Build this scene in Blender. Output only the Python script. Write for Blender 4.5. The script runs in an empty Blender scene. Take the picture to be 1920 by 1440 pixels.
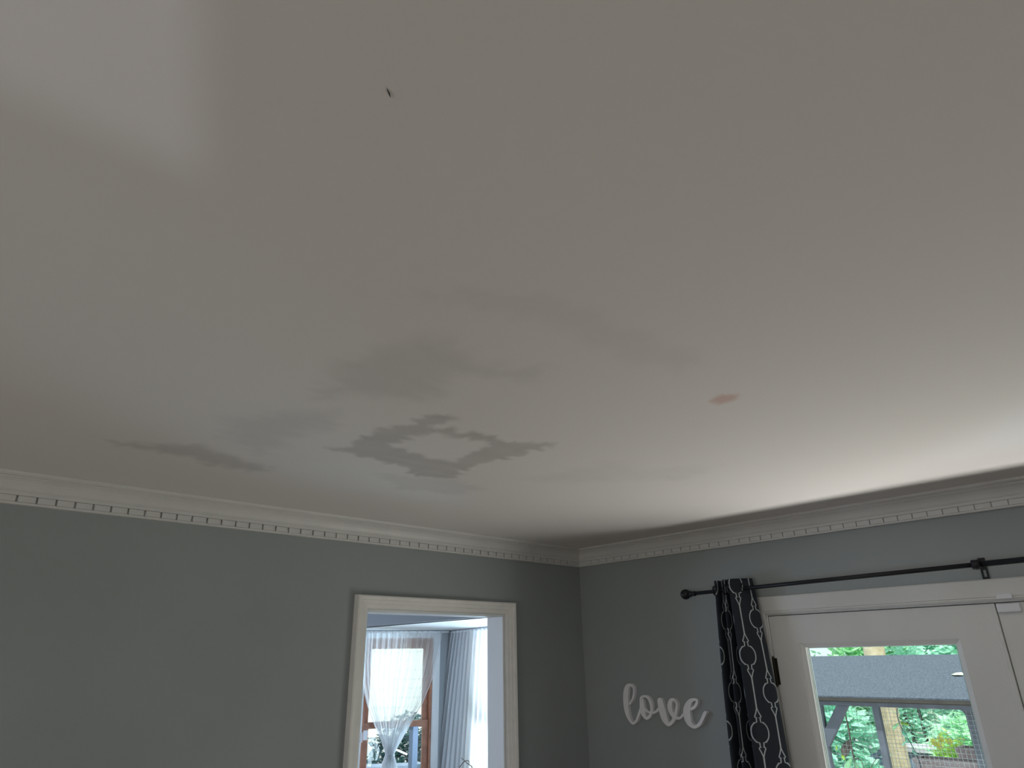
import bpy, bmesh, math, random
import numpy as np
from mathutils import Vector, Matrix
C = bpy.context.scene.collection
SC = bpy.context.scene
PI = math.pi

# ---------------------------------------------------------------- camera
cam_d = bpy.data.cameras.new('camera'); cam = bpy.data.objects.new('camera', cam_d); C.objects.link(cam)
SC.camera = cam
FPX, PIT, ROL, YAW = 1249.69, 0.39094, -0.0178, 0.7585
cam_d.sensor_fit = 'HORIZONTAL'; cam_d.sensor_width = 36.0; cam_d.lens = FPX / 1920 * 36.0
cam_d.clip_start = 0.02; cam_d.clip_end = 300
F = Vector((math.sin(YAW) * math.cos(PIT), math.cos(YAW) * math.cos(PIT), math.sin(PIT)))
Rv = Vector((math.cos(YAW), -math.sin(YAW), 0)); Uv = Rv.cross(F)
R2 = Rv * math.cos(ROL) + Uv * math.sin(ROL); U2 = -Rv * math.sin(ROL) + Uv * math.cos(ROL)
Mx = Matrix(((R2.x, U2.x, -F.x), (R2.y, U2.y, -F.y), (R2.z, U2.z, -F.z))).to_4x4()
Mx.translation = Vector((-2.9288, -2.5665, 1.90)); cam.matrix_world = Mx

# ---------------------------------------------------------------- world, sun, daylight, exposure
SC.view_settings.view_transform = 'Standard'; SC.view_settings.look = 'None'
SC.view_settings.exposure = 0.0; SC.view_settings.gamma = 1.0; SC.view_settings.use_curve_mapping = False
SC.cycles.use_denoising = True
SC.cycles.max_bounces = 10; SC.cycles.diffuse_bounces = 6; SC.cycles.transparent_max_bounces = 24
SC.cycles.sample_clamp_indirect = 4.0
w = bpy.data.worlds.new('overcast_sky'); SC.world = w; w.use_nodes = True
bgn = w.node_tree.nodes['Background']; bgn.inputs[0].default_value = (0.80, 0.93, 1.0, 1); bgn.inputs[1].default_value = 1.25

def lamp(name, typ, loc, target, energy, color, sx=1, sy=None, **kw):
    d = bpy.data.lights.new(name, typ); d.energy = energy; d.color = color
    if typ == 'AREA':
        d.shape = 'RECTANGLE'; d.size = sx; d.size_y = sy or sx
    for k, v in kw.items(): setattr(d, k, v)
    o = bpy.data.objects.new(name, d); C.objects.link(o); o.location = loc
    o.rotation_euler = (Vector(target) - Vector(loc)).to_track_quat('-Z', 'Y').to_euler()
    return o
lamp('sun', 'SUN', (-6, -4, 12), (0, 0.5, 0), 7.0, (1, 0.97, 0.9), angle=0.01)
# daylight thrown up by the sunlit deck just outside the french doors
lamp('deck_daylight', 'AREA', (1.0, -2.1, 0.0), (1.0, -2.1, 5), 200, (1.0, 0.925, 0.875), 0.35, 5.0)
# daylight thrown up by the bright ground outside the bay
lamp('bay_daylight', 'AREA', (2.7, 2.6, 0.05), (1.6, 2.0, 2), 1000, (0.62, 0.80, 1.0), 1.8, 3.2)
# general fill lamp, added outside an unseen, invented opening in the far wall
lamp('rear_fill_light', 'AREA', (-5.75, -2.4, 1.35), (0, -2.0, 1.2), 28, (1.0, 0.95, 0.96), 1.3, 1.9)
# bluish fill lamp added inside the dining room, out of view; no window there
lamp('dining_fill_light', 'AREA', (-3.4, 3.7, 1.4), (0.9, 1.9, 1.7), 62, (0.64, 0.79, 1.0), 1.2, 1.2)
lamp('bay_side_fill_light', 'AREA', (0.38, 0.42, 1.4), (0.62, 1.9, 1.6), 16, (0.64, 0.79, 1.0), 0.3, 1.2)  # unseen lamp added outside the bay's side window to brighten the tied sheer
# tiny lamp added outside the back wall opening to throw the ceiling's bright patch
lamp('ceiling_patch_light', 'AREA', (-4.3, -6.0, 0.1), (-3.6, -3.0, 2.46), 30, (0.88, 0.87, 1.0), 0.03, 0.02)

# ---------------------------------------------------------------- materials
def mat(name, col, rough=0.6, bump=0.0, bscale=60, var=0.0, vscale=6, col2=None, metal=0.0, spec=0.5, transl=0.0, detail=3):
    m = bpy.data.materials.new(name); m.use_nodes = True; nt = m.node_tree; b = nt.nodes['Principled BSDF']
    b.inputs['Base Color'].default_value = (*col, 1); b.inputs['Roughness'].default_value = rough
    b.inputs['Metallic'].default_value = metal; b.inputs['Specular IOR Level'].default_value = spec
    tc = nt.nodes.new('ShaderNodeTexCoord')
    if var > 0 or col2:
        n = nt.nodes.new('ShaderNodeTexNoise'); n.inputs['Scale'].default_value = vscale; n.inputs['Detail'].default_value = detail
        nt.links.new(tc.outputs['Object'], n.inputs['Vector'])
        r = nt.nodes.new('ShaderNodeValToRGB'); nt.links.new(n.outputs['Fac'], r.inputs['Fac'])
        c2 = col2 or tuple(c * (1 - var) for c in col)
        r.color_ramp.elements[0].position = 0.35; r.color_ramp.elements[1].position = 0.65
        r.color_ramp.elements[0].color = (*c2, 1); r.color_ramp.elements[1].color = (*col, 1)
        nt.links.new(r.outputs['Color'], b.inputs['Base Color'])
    if bump > 0:
        n2 = nt.nodes.new('ShaderNodeTexNoise'); n2.inputs['Scale'].default_value = bscale; n2.inputs['Detail'].default_value = 3
        nt.links.new(tc.outputs['Object'], n2.inputs['Vector'])
        bp = nt.nodes.new('ShaderNodeBump'); bp.inputs['Strength'].default_value = bump; bp.inputs['Distance'].default_value = 0.002
        nt.links.new(n2.outputs['Fac'], bp.inputs['Height']); nt.links.new(bp.outputs['Normal'], b.inputs['Normal'])
    if transl > 0:
        t = nt.nodes.new('ShaderNodeBsdfTranslucent'); mx = nt.nodes.new('ShaderNodeMixShader'); mx.inputs[0].default_value = transl
        out = nt.nodes['Material Output']
        src = b.inputs['Base Color'].links
        if src: nt.links.new(src[0].from_socket, t.inputs['Color'])
        else: t.inputs['Color'].default_value = (*col, 1)
        nt.links.new(b.outputs[0], mx.inputs[1]); nt.links.new(t.outputs[0], mx.inputs[2]); nt.links.new(mx.outputs[0], out.inputs[0])
    return m

M_wall = mat('grey_wall_paint', (0.335, 0.36, 0.366), 0.75, 0.25, 180, var=0.05, vscale=2, spec=0.25)
M_wall2 = mat('blue_grey_wall_paint', (0.40, 0.42, 0.44), 0.8, spec=0.2)
M_trim = mat('white_trim_paint', (0.68, 0.665, 0.66), 0.42, 0.1, 40, var=0.05, vscale=9, spec=0.4)
M_case = mat('cream_casing_paint', (0.86, 0.835, 0.81), 0.45, 0.1, 60, var=0.06, vscale=14)
M_door = mat('white_door_paint', (0.70, 0.69, 0.68), 0.45, 0.15, 90, var=0.04, vscale=4)
M_white = mat('bright_white_paint', (0.80, 0.82, 0.84), 0.5)
M_floor = mat('oak_floor', (0.33, 0.2, 0.11), 0.4, 0.2, 30, col2=(0.24, 0.14, 0.075), vscale=9)
M_cherry = mat('cherry_stained_wood', (0.40, 0.17, 0.095), 0.4, 0.2, 60, col2=(0.31, 0.12, 0.065), vscale=18)
M_black = mat('black_iron', (0.012, 0.013, 0.018), 0.45, 0.1, 80, metal=0.3)
M_brass = mat('aged_brass', (0.05, 0.042, 0.03), 0.4, metal=0.8)
M_sign = mat('white_painted_wood', (0.88, 0.87, 0.90), 0.5, 0.2, 90, var=0.04, vscale=20)
M_steel = mat('aluminium_spacer', (0.55, 0.6, 0.6), 0.35, metal=0.6)
M_plastic = mat('white_plastic', (0.75, 0.75, 0.8), 0.4)
M_lumber = mat('weathered_grey_lumber', (0.055, 0.068, 0.09), 0.8, 0.5, 40, col2=(0.04, 0.05, 0.065), vscale=14)
M_roof = mat('granular_roofing', (0.085, 0.108, 0.14), 0.9, 0.8, 220, col2=(0.045, 0.058, 0.082), vscale=60, detail=6)
for n_ in M_roof.node_tree.nodes:
    if n_.type == 'VALTORGB': n_.color_ramp.elements[0].position = 0.44; n_.color_ramp.elements[1].position = 0.56
    if n_.type == 'TEX_NOISE' and n_.inputs['Scale'].default_value == 60: n_.inputs['Scale'].default_value = 110
M_fascia = mat('brown_fascia_wood', (0.022, 0.021, 0.018), 0.8, 0.4, 60, col2=(0.015, 0.014, 0.012), vscale=20)
M_wire = mat('galvanised_wire', (0.20, 0.25, 0.26), 0.5, metal=0.5)
M_pot = mat('faded_terracotta', (0.80, 0.64, 0.64), 0.85, 0.4, 40, col2=(0.68, 0.53, 0.52), vscale=12)
M_bark = mat('brown_bark', (0.10, 0.07, 0.05), 0.9, 0.7, 60, col2=(0.06, 0.045, 0.035), vscale=30)
M_trunk = mat('pale_tan_bark', (0.48, 0.40, 0.28), 0.9, 0.8, 20, col2=(0.38, 0.31, 0.2), vscale=14)
M_grass = mat('lawn', (0.22, 0.30, 0.2), 0.95, 0.6, 30, col2=(0.16, 0.23, 0.15), vscale=6)
M_deck = mat('deck_boards', (0.42, 0.40, 0.36), 0.8, 0.3, 20, var=0.15, vscale=5)
M_stone = mat('pale_stone', (0.5, 0.5, 0.54), 0.9, 0.5, 20, col2=(0.36, 0.37, 0.42), vscale=6)
M_slate = mat('blue_grey_stone', (0.2, 0.26, 0.36), 0.9, 0.5, 20, col2=(0.15, 0.2, 0.28), vscale=6)
M_siding = mat('white_siding', (0.88, 0.93, 0.98), 0.7)
M_brown_leaf = mat('withered_leaf', (0.18, 0.16, 0.13), 0.8, col2=(0.12, 0.11, 0.11), vscale=40, transl=0.3)
def leafm(name, a, b2): return mat(name, a, 0.55, col2=b2, vscale=2.5, transl=0.45, spec=0.3)
ML = dict(teal=leafm('teal_green_leaf', (0.55, 0.86, 0.70), (0.32, 0.65, 0.51)),
          green=leafm('green_leaf', (0.58, 0.88, 0.58), (0.36, 0.68, 0.42)),
          lime=leafm('lime_leaf', (0.72, 0.86, 0.22), (0.50, 0.72, 0.20)),
          dark=leafm('dark_leaf', (0.05, 0.14, 0.13), (0.02, 0.06, 0.08)))

def glass_mat():
    m = bpy.data.materials.new('clear_glass'); m.use_nodes = True; nt = m.node_tree; nt.nodes.remove(nt.nodes['Principled BSDF'])
    t = nt.nodes.new('ShaderNodeBsdfTransparent'); t.inputs[0].default_value = (0.94, 0.97, 0.96, 1)
    g = nt.nodes.new('ShaderNodeBsdfGlossy'); g.inputs['Roughness'].default_value = 0.02
    lw = nt.nodes.new('ShaderNodeLayerWeight'); lw.inputs[0].default_value = 0.5
    pw = nt.nodes.new('ShaderNodeMath'); pw.operation = 'POWER'; nt.links.new(lw.outputs['Facing'], pw.inputs[0]); pw.inputs[1].default_value = 5.0
    fr = nt.nodes.new('ShaderNodeMath'); fr.operation = 'MULTIPLY_ADD'; nt.links.new(pw.outputs[0], fr.inputs[0]); fr.inputs[1].default_value = 0.85; fr.inputs[2].default_value = 0.03
    mx = nt.nodes.new('ShaderNodeMixShader'); nt.links.new(fr.outputs[0], mx.inputs[0])
    nt.links.new(t.outputs[0], mx.inputs[1]); nt.links.new(g.outputs[0], mx.inputs[2]); nt.links.new(mx.outputs[0], nt.nodes['Material Output'].inputs[0])
    return m
M_glass = glass_mat()
def sheer_mat():
    m = bpy.data.materials.new('white_sheer'); m.use_nodes = True; nt = m.node_tree; nt.nodes.remove(nt.nodes['Principled BSDF'])
    t = nt.nodes.new('ShaderNodeBsdfTransparent')
    d = nt.nodes.new('ShaderNodeBsdfDiffuse'); d.inputs[0].default_value = (0.94, 0.95, 0.97, 1)
    l = nt.nodes.new('ShaderNodeBsdfTranslucent'); l.inputs[0].default_value = (0.86, 0.88, 0.9, 1)
    a = nt.nodes.new('ShaderNodeMixShader'); a.inputs[0].default_value = 0.62
    nt.links.new(d.outputs[0], a.inputs[1]); nt.links.new(l.outputs[0], a.inputs[2])
    # a thread weave: gauze looks denser where it is seen edge on
    lw = nt.nodes.new('ShaderNodeLayerWeight'); lw.inputs[0].default_value = 0.35
    mr = nt.nodes.new('ShaderNodeMapRange'); mr.inputs['To Min'].default_value = 0.46; mr.inputs['To Max'].default_value = 0.9
    nt.links.new(lw.outputs['Facing'], mr.inputs['Value'])
    mx = nt.nodes.new('ShaderNodeMixShader'); nt.links.new(mr.outputs[0], mx.inputs[0])
    nt.links.new(t.outputs[0], mx.inputs[1]); nt.links.new(a.outputs[0], mx.inputs[2]); nt.links.new(mx.outputs[0], nt.nodes['Material Output'].inputs[0])
    return m
M_sheer = sheer_mat()

def lattice_mat():      # printed quatrefoil trellis on charcoal cloth, in the cloth's own UV (metres)
    m = bpy.data.materials.new('charcoal_trellis_print'); m.use_nodes = True; nt = m.node_tree; N = nt.nodes.new; Lk = nt.links.new
    b = nt.nodes['Principled BSDF']; b.inputs['Roughness'].default_value = 0.75; b.inputs['Specular IOR Level'].default_value = 0.3
    uv = N('ShaderNodeTexCoord'); sp = N('ShaderNodeSeparateXYZ'); Lk(uv.outputs['UV'], sp.inputs[0])
    def mth(op, a, bb=None, c=None):
        n = N('ShaderNodeMath'); n.operation = op
        for i, v in enumerate((a, bb, c)):
            if v is None: continue
            if isinstance(v, (int, float)): n.inputs[i].default_value = v
            else: Lk(v, n.inputs[i])
        return n.outputs[0]
    W, P = 0.072, 0.29           # pitch of the columns, height of one repeat
    # half width of the medallion as a function of phase: round lobe, square step, narrow neck, point
    prof = [(0.0, .93), (.08, .90), (.15, .80), (.21, .62), (.25, .40), (.262, .22), (.37, .20), (.385, .34), (.41, .33), (.50, .16), (.60, .02), (1.0, .01)]
    def curve(ph):
        fc = N('ShaderNodeFloatCurve'); cv = fc.mapping.curves[0]
        cv.points[0].location = (0, prof[0][1]); cv.points[1].location = (1, prof[-1][1])
        for a, h in prof[1:-1]: cv.points.new(a, h)
        for p_ in cv.points: p_.handle_type = 'VECTOR'
        fc.mapping.update(); Lk(ph, fc.inputs['Value']); return fc.outputs[0]
    def family(du, dv):
        u = mth('DIVIDE', mth('ADD', sp.outputs[0], du), 2 * W); fu = mth('FRACT', u)
        au = mth('MULTIPLY', mth('ABSOLUTE', mth('SUBTRACT', fu, 0.5)), 2.0)          # 0 at the medallion's axis, 1 half way
        fv = mth('FRACT', mth('DIVIDE', mth('ADD', sp.outputs[1], dv), P))
        ph = mth('MULTIPLY', mth('ABSOLUTE', mth('SUBTRACT', fv, 0.5)), 2.0)
        h = mth('MULTIPLY', curve(ph), 0.5)
        ph2 = mth('ADD', ph, 0.012); h2 = mth('MULTIPLY', curve(ph2), 0.5)
        sl = mth('ABSOLUTE', mth('DIVIDE', mth('SUBTRACT', h2, h), 0.012))
        q = mth('MULTIPLY', sl, W / (P / 2)); wd = mth('MULTIPLY', mth('SQRT', mth('ADD', mth('MULTIPLY', q, q), 1.0)), 0.0022 / W)
        return mth('LESS_THAN', mth('ABSOLUTE', mth('SUBTRACT', au, h)), wd)
    pat = mth('MAXIMUM', family(0.0, 0.0), family(W, P / 2))
    mx = N('ShaderNodeMix'); mx.data_type = 'RGBA'; Lk(pat, mx.inputs[0])
    mx.inputs[6].default_value = (0.017, 0.021, 0.030, 1); mx.inputs[7].default_value = (0.46, 0.49, 0.51, 1)
    Lk(mx.outputs[2], b.inputs['Base Color'])
    return m
M_curtain = lattice_mat()

# ---------------------------------------------------------------- helpers
def obj(name, verts, faces, m, parent=None, smooth=False, uvs=None):
    me = bpy.data.meshes.new(name); me.from_pydata([tuple(v) for v in verts], [], faces); me.update()
    if smooth: me.polygons.foreach_set('use_smooth', [True] * len(me.polygons))
    if m: me.materials.append(m)
    o = bpy.data.objects.new(name, me); C.objects.link(o)
    if parent: o.parent = parent; o.matrix_parent_inverse = Matrix.Identity(4)
    if parent and parent_origin(parent).length > 0:
        me.transform(Matrix.Translation(-parent_origin(parent)))
    return o
def parent_origin(p):
    v = Vector((0, 0, 0))
    while p: v += p.location; p = p.parent
    return v
class MB:
    """collects geometry in world coordinates; an optional frame (origin, u, n) turns (s, d, z) into x, y, z"""
    def __init__(s, fr=None): s.v = []; s.f = []; s.fr = fr
    def T(s, p):
        if not s.fr: return p
        O, u, n = s.fr; return (O[0] + u[0] * p[0] + n[0] * p[1], O[1] + u[1] * p[0] + n[1] * p[1], p[2])
    def add(s, vs, fs):
        k = len(s.v); s.v += [s.T(p) for p in vs]; s.f += [tuple(i + k for i in f) for f in fs]; return s
    def box(s, x0, x1, y0, y1, z0, z1, bev=0.0):
        x0, x1 = min(x0, x1), max(x0, x1); y0, y1 = min(y0, y1), max(y0, y1); z0, z1 = min(z0, z1), max(z0, z1)
        if bev <= 0:
            return s.add([(x0, y0, z0), (x1, y0, z0), (x1, y1, z0), (x0, y1, z0), (x0, y0, z1), (x1, y0, z1), (x1, y1, z1), (x0, y1, z1)],
                         [(0, 3, 2, 1), (4, 5, 6, 7), (0, 1, 5, 4), (1, 2, 6, 5), (2, 3, 7, 6), (3, 0, 4, 7)])
        b = min(bev, (x1 - x0) / 2.1, (y1 - y0) / 2.1, (z1 - z0) / 2.1)
        bm = bmesh.new(); bmesh.ops.create_cube(bm, size=1)
        for v in bm.verts: v.co = Vector(((x0 + x1) / 2 + v.co.x * (x1 - x0), (y0 + y1) / 2 + v.co.y * (y1 - y0), (z0 + z1) / 2 + v.co.z * (z1 - z0)))
        bmesh.ops.bevel(bm, geom=bm.edges[:], offset=b, segments=2, profile=0.5, affect='EDGES')
        vs = [tuple(v.co) for v in bm.verts]; fs = [tuple(v.index for v in f.verts) for f in bm.faces]; bm.free()
        return s.add(vs, fs)
    def tube(s, pts, rad, n=10):
        pts = [Vector(p) for p in pts]; vs = []; fs = []
        R = rad if isinstance(rad, (list, tuple)) else [rad] * len(pts)
        up = Vector((0.13, 0.21, 1)).normalized()
        for i, p in enumerate(pts):
            t = (pts[min(i + 1, len(pts) - 1)] - pts[max(i - 1, 0)]).normalized()
            a = t.cross(up)
            if a.length < 1e-3: a = t.cross(Vector((1, 0, 0)))
            a.normalize(); b = t.cross(a)
            for k in range(n):
                q = p + (a * math.cos(2 * PI * k / n) + b * math.sin(2 * PI * k / n)) * R[i]; vs.append(tuple(q))
        for i in range(len(pts) - 1):
            for k in range(n):
                k2 = (k + 1) % n; fs.append((i * n + k, i * n + k2, (i + 1) * n + k2, (i + 1) * n + k))
        fs.append(tuple(range(n - 1, -1, -1))); fs.append(tuple(range((len(pts) - 1) * n, len(pts) * n)))
        return s.add(vs, fs)
    def prism(s, poly, a0, a1, axis):     # poly of 2-D points extruded along axis
        n = len(poly)
        def P(a, q): return {0: (a, q[0], q[1]), 1: (q[0], a, q[1]), 2: (q[0], q[1], a)}[axis]
        return s.add([P(a0, q) for q in poly] + [P(a1, q) for q in poly],
                     [tuple(range(n)), tuple(range(2 * n - 1, n - 1, -1))] + [(i, i + n, (i + 1) % n + n, (i + 1) % n) for i in range(n)])
    def build(s, name, m, parent=None, smooth=False):
        o = obj(name, s.v, s.f, m, parent, smooth)
        bm = bmesh.new(); bm.from_mesh(o.data); bmesh.ops.recalc_face_normals(bm, faces=bm.faces[:]); bm.to_mesh(o.data); bm.free()
        return o
def tag(o, label=None, cat=None, group=None, kind=None):
    for k, v in (('label', label), ('category', cat), ('group', group), ('kind', kind)):
        if v: o[k] = v
    return o
def thing(name, loc, label, cat, group=None):
    o = bpy.data.objects.new(name, None); C.objects.link(o); o.location = loc; o.empty_display_size = 0.1
    return tag(o, label, cat, group)
def struct(o, label=None): return tag(o, label, None, None, 'structure')
def sempty(name, loc=(0, 0, 0), label=None):
    o = bpy.data.objects.new(name, None); C.objects.link(o); o.location = loc; return struct(o, label)

def smooth(pts, n=7):
    out = []
    P = [np.array(p) for p in pts]; P = [2 * P[0] - P[1]] + P + [2 * P[-1] - P[-2]]
    for i in range(1, len(P) - 2):
        for k in range(n):
            t = k / n; out.append(0.5 * ((2 * P[i]) + (-P[i - 1] + P[i + 1]) * t + (2 * P[i - 1] - 5 * P[i] + 4 * P[i + 1] - P[i + 2]) * t * t + (-P[i - 1] + 3 * P[i] - 3 * P[i + 1] + P[i + 2]) * t ** 3))
    out.append(P[-2]); return out

H = 2.46
# ---------------------------------------------------------------- ceiling (grid carries the patched-plaster stains)
def poly_sd(P, poly):
    poly = np.array(poly); d = np.full(len(P), 1e9); inside = np.zeros(len(P), bool)
    for i in range(len(poly)):
        a, b = poly[i], poly[(i + 1) % len(poly)]; ab = b - a; t = np.clip(((P - a) @ ab) / (ab @ ab + 1e-12), 0, 1)
        d = np.minimum(d, np.linalg.norm(P - (a + t[:, None] * ab), axis=1))
        c = ((a[1] > P[:, 1]) != (b[1] > P[:, 1])) & (P[:, 0] < (b[0] - a[0]) * (P[:, 1] - a[1]) / (b[1] - a[1] + 1e-12) + a[0])
        inside ^= c
    return np.where(inside, -d, d)
def soft(sd, e0, e1): t = np.clip((e1 - sd) / (e1 - e0), 0, 1); return t * t * (3 - 2 * t)
gx = np.concatenate([[-5.6, -4.5, -3.6], np.arange(-3.05, -0.1999, 0.0125), [-0.1, 0.0]])
gy = np.concatenate([[-4.6, -3.6, -2.8], np.arange(-2.2, -0.2499, 0.0125), [-0.1, 0.0]])
X, Y = np.meshgrid(gx, gy, indexing='ij'); PX = np.stack([X.ravel(), Y.ravel()], 1)
rng = np.random.RandomState(3)
# wobble for brush edges
wob = np.zeros_like(PX)
for k in range(9):
    fq = rng.uniform(8, 60, 2); ph = rng.uniform(0, 6.28, 2); am = 0.10 / fq.sum()
    wob[:, 0] += am * 4 * np.sin(PX @ fq + ph[0]); wob[:, 1] += am * 4 * np.sin(PX @ (fq[::-1] * [1, -1]) + ph[1])
# brush strokes drawn along x and y
def vnoise(P_, fx, fy, seed):
    g = np.random.RandomState(seed).rand(256, 256) - 0.5; a = P_[:, 0] * fx + 1000; b2 = P_[:, 1] * fy + 1000
    i = np.floor(a).astype(int); j = np.floor(b2).astype(int); u = a - i; v = b2 - j; u = u * u * (3 - 2 * u); v = v * v * (3 - 2 * v)
    G = lambda p, q: g[p % 256, q % 256]
    return (G(i, j) * (1 - u) + G(i + 1, j) * u) * (1 - v) + (G(i, j + 1) * (1 - u) + G(i + 1, j + 1) * u) * v
# ragged brush ends: long along x, short across, and the reverse
Q = PX + wob * 0.15 + np.stack([0.05 * vnoise(PX, 8, 45, 1) + 0.03 * vnoise(PX, 40, 40, 2), 0.04 * vnoise(PX, 45, 10, 5) + 0.02 * vnoise(PX, 40, 40, 6)], 1)
strk = 0.5 + 0.9 * vnoise(PX, 6, 40, 9) + 0.5 * vnoise(PX, 30, 8, 12)
ring = [(-2.05, -0.872), (-2.036, -1.014), (-2.032, -1.08), (-2.018, -1.226), (-2.019, -1.30), (-1.96, -1.335), (-1.945, -1.281), (-1.973, -1.227), (-1.833, -1.262), (-1.73, -1.262), (-1.60, -1.345), (-1.592, -1.193), (-1.616, -1.107), (-1.622, -0.995), (-1.586, -0.84), (-1.67, -0.80), (-1.867, -0.88)]
sq = [(-1.96, -1.04), (-1.925, -1.197), (-1.725, -1.222), (-1.70, -1.01), (-1.80, -0.985)]
cloud = [(-2.306, -1.626), (-2.231, -1.671), (-2.125, -1.632), (-1.98, -1.685), (-1.985, -1.602), (-2.106, -1.55), (-2.054, -1.366), (-2.207, -1.297), (-2.283, -1.201), (-2.335, -1.426)]
left = [(-2.549, -0.582), (-2.328, -0.703), (-2.095, -0.604), (-2.08, -0.521), (-2.196, -0.493), (-2.403, -0.55), (-2.536, -0.529)]
left2 = [(-2.367, -0.93), (-2.3, -1.09), (-2.196, -1.179), (-2.142, -1.084), (-2.185, -0.889), (-2.178, -0.714), (-2.322, -0.815)]
rightp = [(-1.388, -0.981), (-1.327, -1.322), (-1.169, -1.342), (-1.025, -1.518), (-0.954, -1.337), (-1.207, -1.064)]
faint = [(-2.377, -1.759), (-2.277, -1.863), (-2.15, -1.909), (-1.964, -1.925), (-1.8, -1.938), (-1.747, -1.861), (-1.952, -1.828), (-2.159, -1.83)]
smear = [(-2.085, -0.60), (-1.989, -0.80), (-1.734, -0.78), (-1.43, -0.78), (-1.25, -0.55), (-1.53, -0.50), (-1.825, -0.48)]
front = [(-1.80, -0.74), (-1.55, -0.84), (-1.40, -0.80), (-1.42, -0.66), (-1.65, -0.62)]
pink = [(-1.565, -1.806), (-1.585, -1.848), (-1.552, -1.880), (-1.522, -1.858), (-1.524, -1.812)]
dk = 0.34 * soft(poly_sd(Q, ring), -0.012, 0.015) * (1 - soft(poly_sd(Q, sq), -0.02, 0.012)) * (0.75 + 0.25 * strk)
dk = np.maximum(dk, 0.15 * soft(poly_sd(Q, cloud), -0.06, 0.03) * (0.8 + 0.2 * strk))
dk = np.maximum(dk, 0.24 * soft(poly_sd(Q, left), -0.05, 0.02))
dk = np.maximum(dk, 0.13 * soft(poly_sd(Q, left2), -0.06, 0.05))
dk = np.maximum(dk, 0.08 * soft(poly_sd(Q, rightp), -0.05, 0.05) * (0.5 + 0.5 * strk))
dk = np.maximum(dk, 0.06 * soft(poly_sd(Q, faint), -0.03, 0.03))
dk = np.maximum(dk, 0.10 * soft(poly_sd(Q, front), -0.03, 0.03))
lt = np.maximum(0.35 * soft(poly_sd(Q, smear), -0.08, 0.06), 0.12 * soft(poly_sd(Q, sq), -0.02, 0.01))
pk = soft(poly_sd(PX, pink), -0.012, 0.008)
nx, ny = len(gx), len(gy)
faces = [(i * ny + j, i * ny + j + 1, (i + 1) * ny + j + 1, (i + 1) * ny + j) for i in range(nx - 1) for j in range(ny - 1)]
ceil = obj('ceiling', [(a, b, H) for a, b in PX], faces, None); struct(ceil)
ca = ceil.data.color_attributes.new('plaster_stain', 'FLOAT_COLOR', 'POINT')
ca.data.foreach_set('color', np.stack([dk, lt, pk, np.ones_like(dk)], 1).astype(np.float32).ravel())
mc = bpy.data.materials.new('patched_ceiling_paint'); mc.use_nodes = True; nt = mc.node_tree; b = nt.nodes['Principled BSDF']
b.inputs['Roughness'].default_value = 0.85; b.inputs['Specular IOR Level'].default_value = 0.2
at = nt.nodes.new('ShaderNodeAttribute'); at.attribute_name = 'plaster_stain'; sp = nt.nodes.new('ShaderNodeSeparateColor'); nt.links.new(at.outputs['Color'], sp.inputs[0])
def mixn(fac, a, bcol):
    n = nt.nodes.new('ShaderNodeMix'); n.data_type = 'RGBA'; nt.links.new(fac, n.inputs[0])
    if isinstance(a, tuple): n.inputs[6].default_value = a
    else: nt.links.new(a, n.inputs[6])
    n.inputs[7].default_value = bcol; return n.outputs[2]
c1 = mixn(sp.outputs[1], (0.765, 0.738, 0.735, 1), (0.76, 0.78, 0.84, 1))
c2 = mixn(sp.outputs[0], c1, (0.10, 0.095, 0.10, 1)); c3 = mixn(sp.outputs[2], c2, (0.66, 0.50, 0.47, 1))
nt.links.new(c3, b.inputs['Base Color'])
n2 = nt.nodes.new('ShaderNodeTexNoise'); n2.inputs['Scale'].default_value = 140; tcc = nt.nodes.new('ShaderNodeTexCoord'); nt.links.new(tcc.outputs['Object'], n2.inputs[0])
bp = nt.nodes.new('ShaderNodeBump'); bp.inputs['Strength'].default_value = 0.25; bp.inputs['Distance'].default_value = 0.001
nt.links.new(n2.outputs['Fac'], bp.inputs['Height']); nt.links.new(bp.outputs['Normal'], b.inputs['Normal'])
ceil.data.materials.append(mc)
struct(MB().box(-5.9, 0.35, -4.9, 0.05, H + 0.001, H + 0.2).build('ceiling_slab', M_white))

# ---------------------------------------------------------------- walls of the room
OL, OR_, OT = -1.366, -0.577, 2.104            # doorway in the left wall
struct(MB().box(-5.72, OL, 0, 0.115, 0, H).box(OR_, 0.03, 0, 0.115, 0, H).box(OL, OR_, 0, 0.115, OT, H).build('wall_left', M_wall))
DY0, DY1, DT = -1.055, -2.80, 2.075            # opening for the french doors in the right wall
struct(MB().box(0, 0.12, DY0, -0.0001, 0, H).box(0, 0.12, -4.72, DY1, 0, H).box(0, 0.12, DY1, DY0, DT, H).build('wall_right', M_wall))
struct(MB().box(-5.72, -4.95, -4.72, -4.6, 0, H).box(-3.78, 0.0, -4.72, -4.6, 0, H).box(-4.95, -3.78, -4.72, -4.6, 0, 0.824).box(-4.95, -3.78, -4.72, -4.6, 1.50, H).build('wall_back', M_wall))  # unseen opening, its edges placed to shape the bright patch on the ceiling
struct(MB().box(-5.72, -5.6, -4.6, -3.4, 0, H).box(-5.72, -5.6, -1.4, 0, 0, H).box(-5.72, -5.6, -3.4, -1.4, 0, 0.7).box(-5.72, -5.6, -3.4, -1.4, 2.0, H).build('wall_far', M_wall))
struct(MB().box(-5.72, 0.12, -4.72, 0.0, -0.15, 0).box(-5.72, 1.6, 0.0, 4.2, -0.15, 0).build('floor', M_floor))

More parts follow.
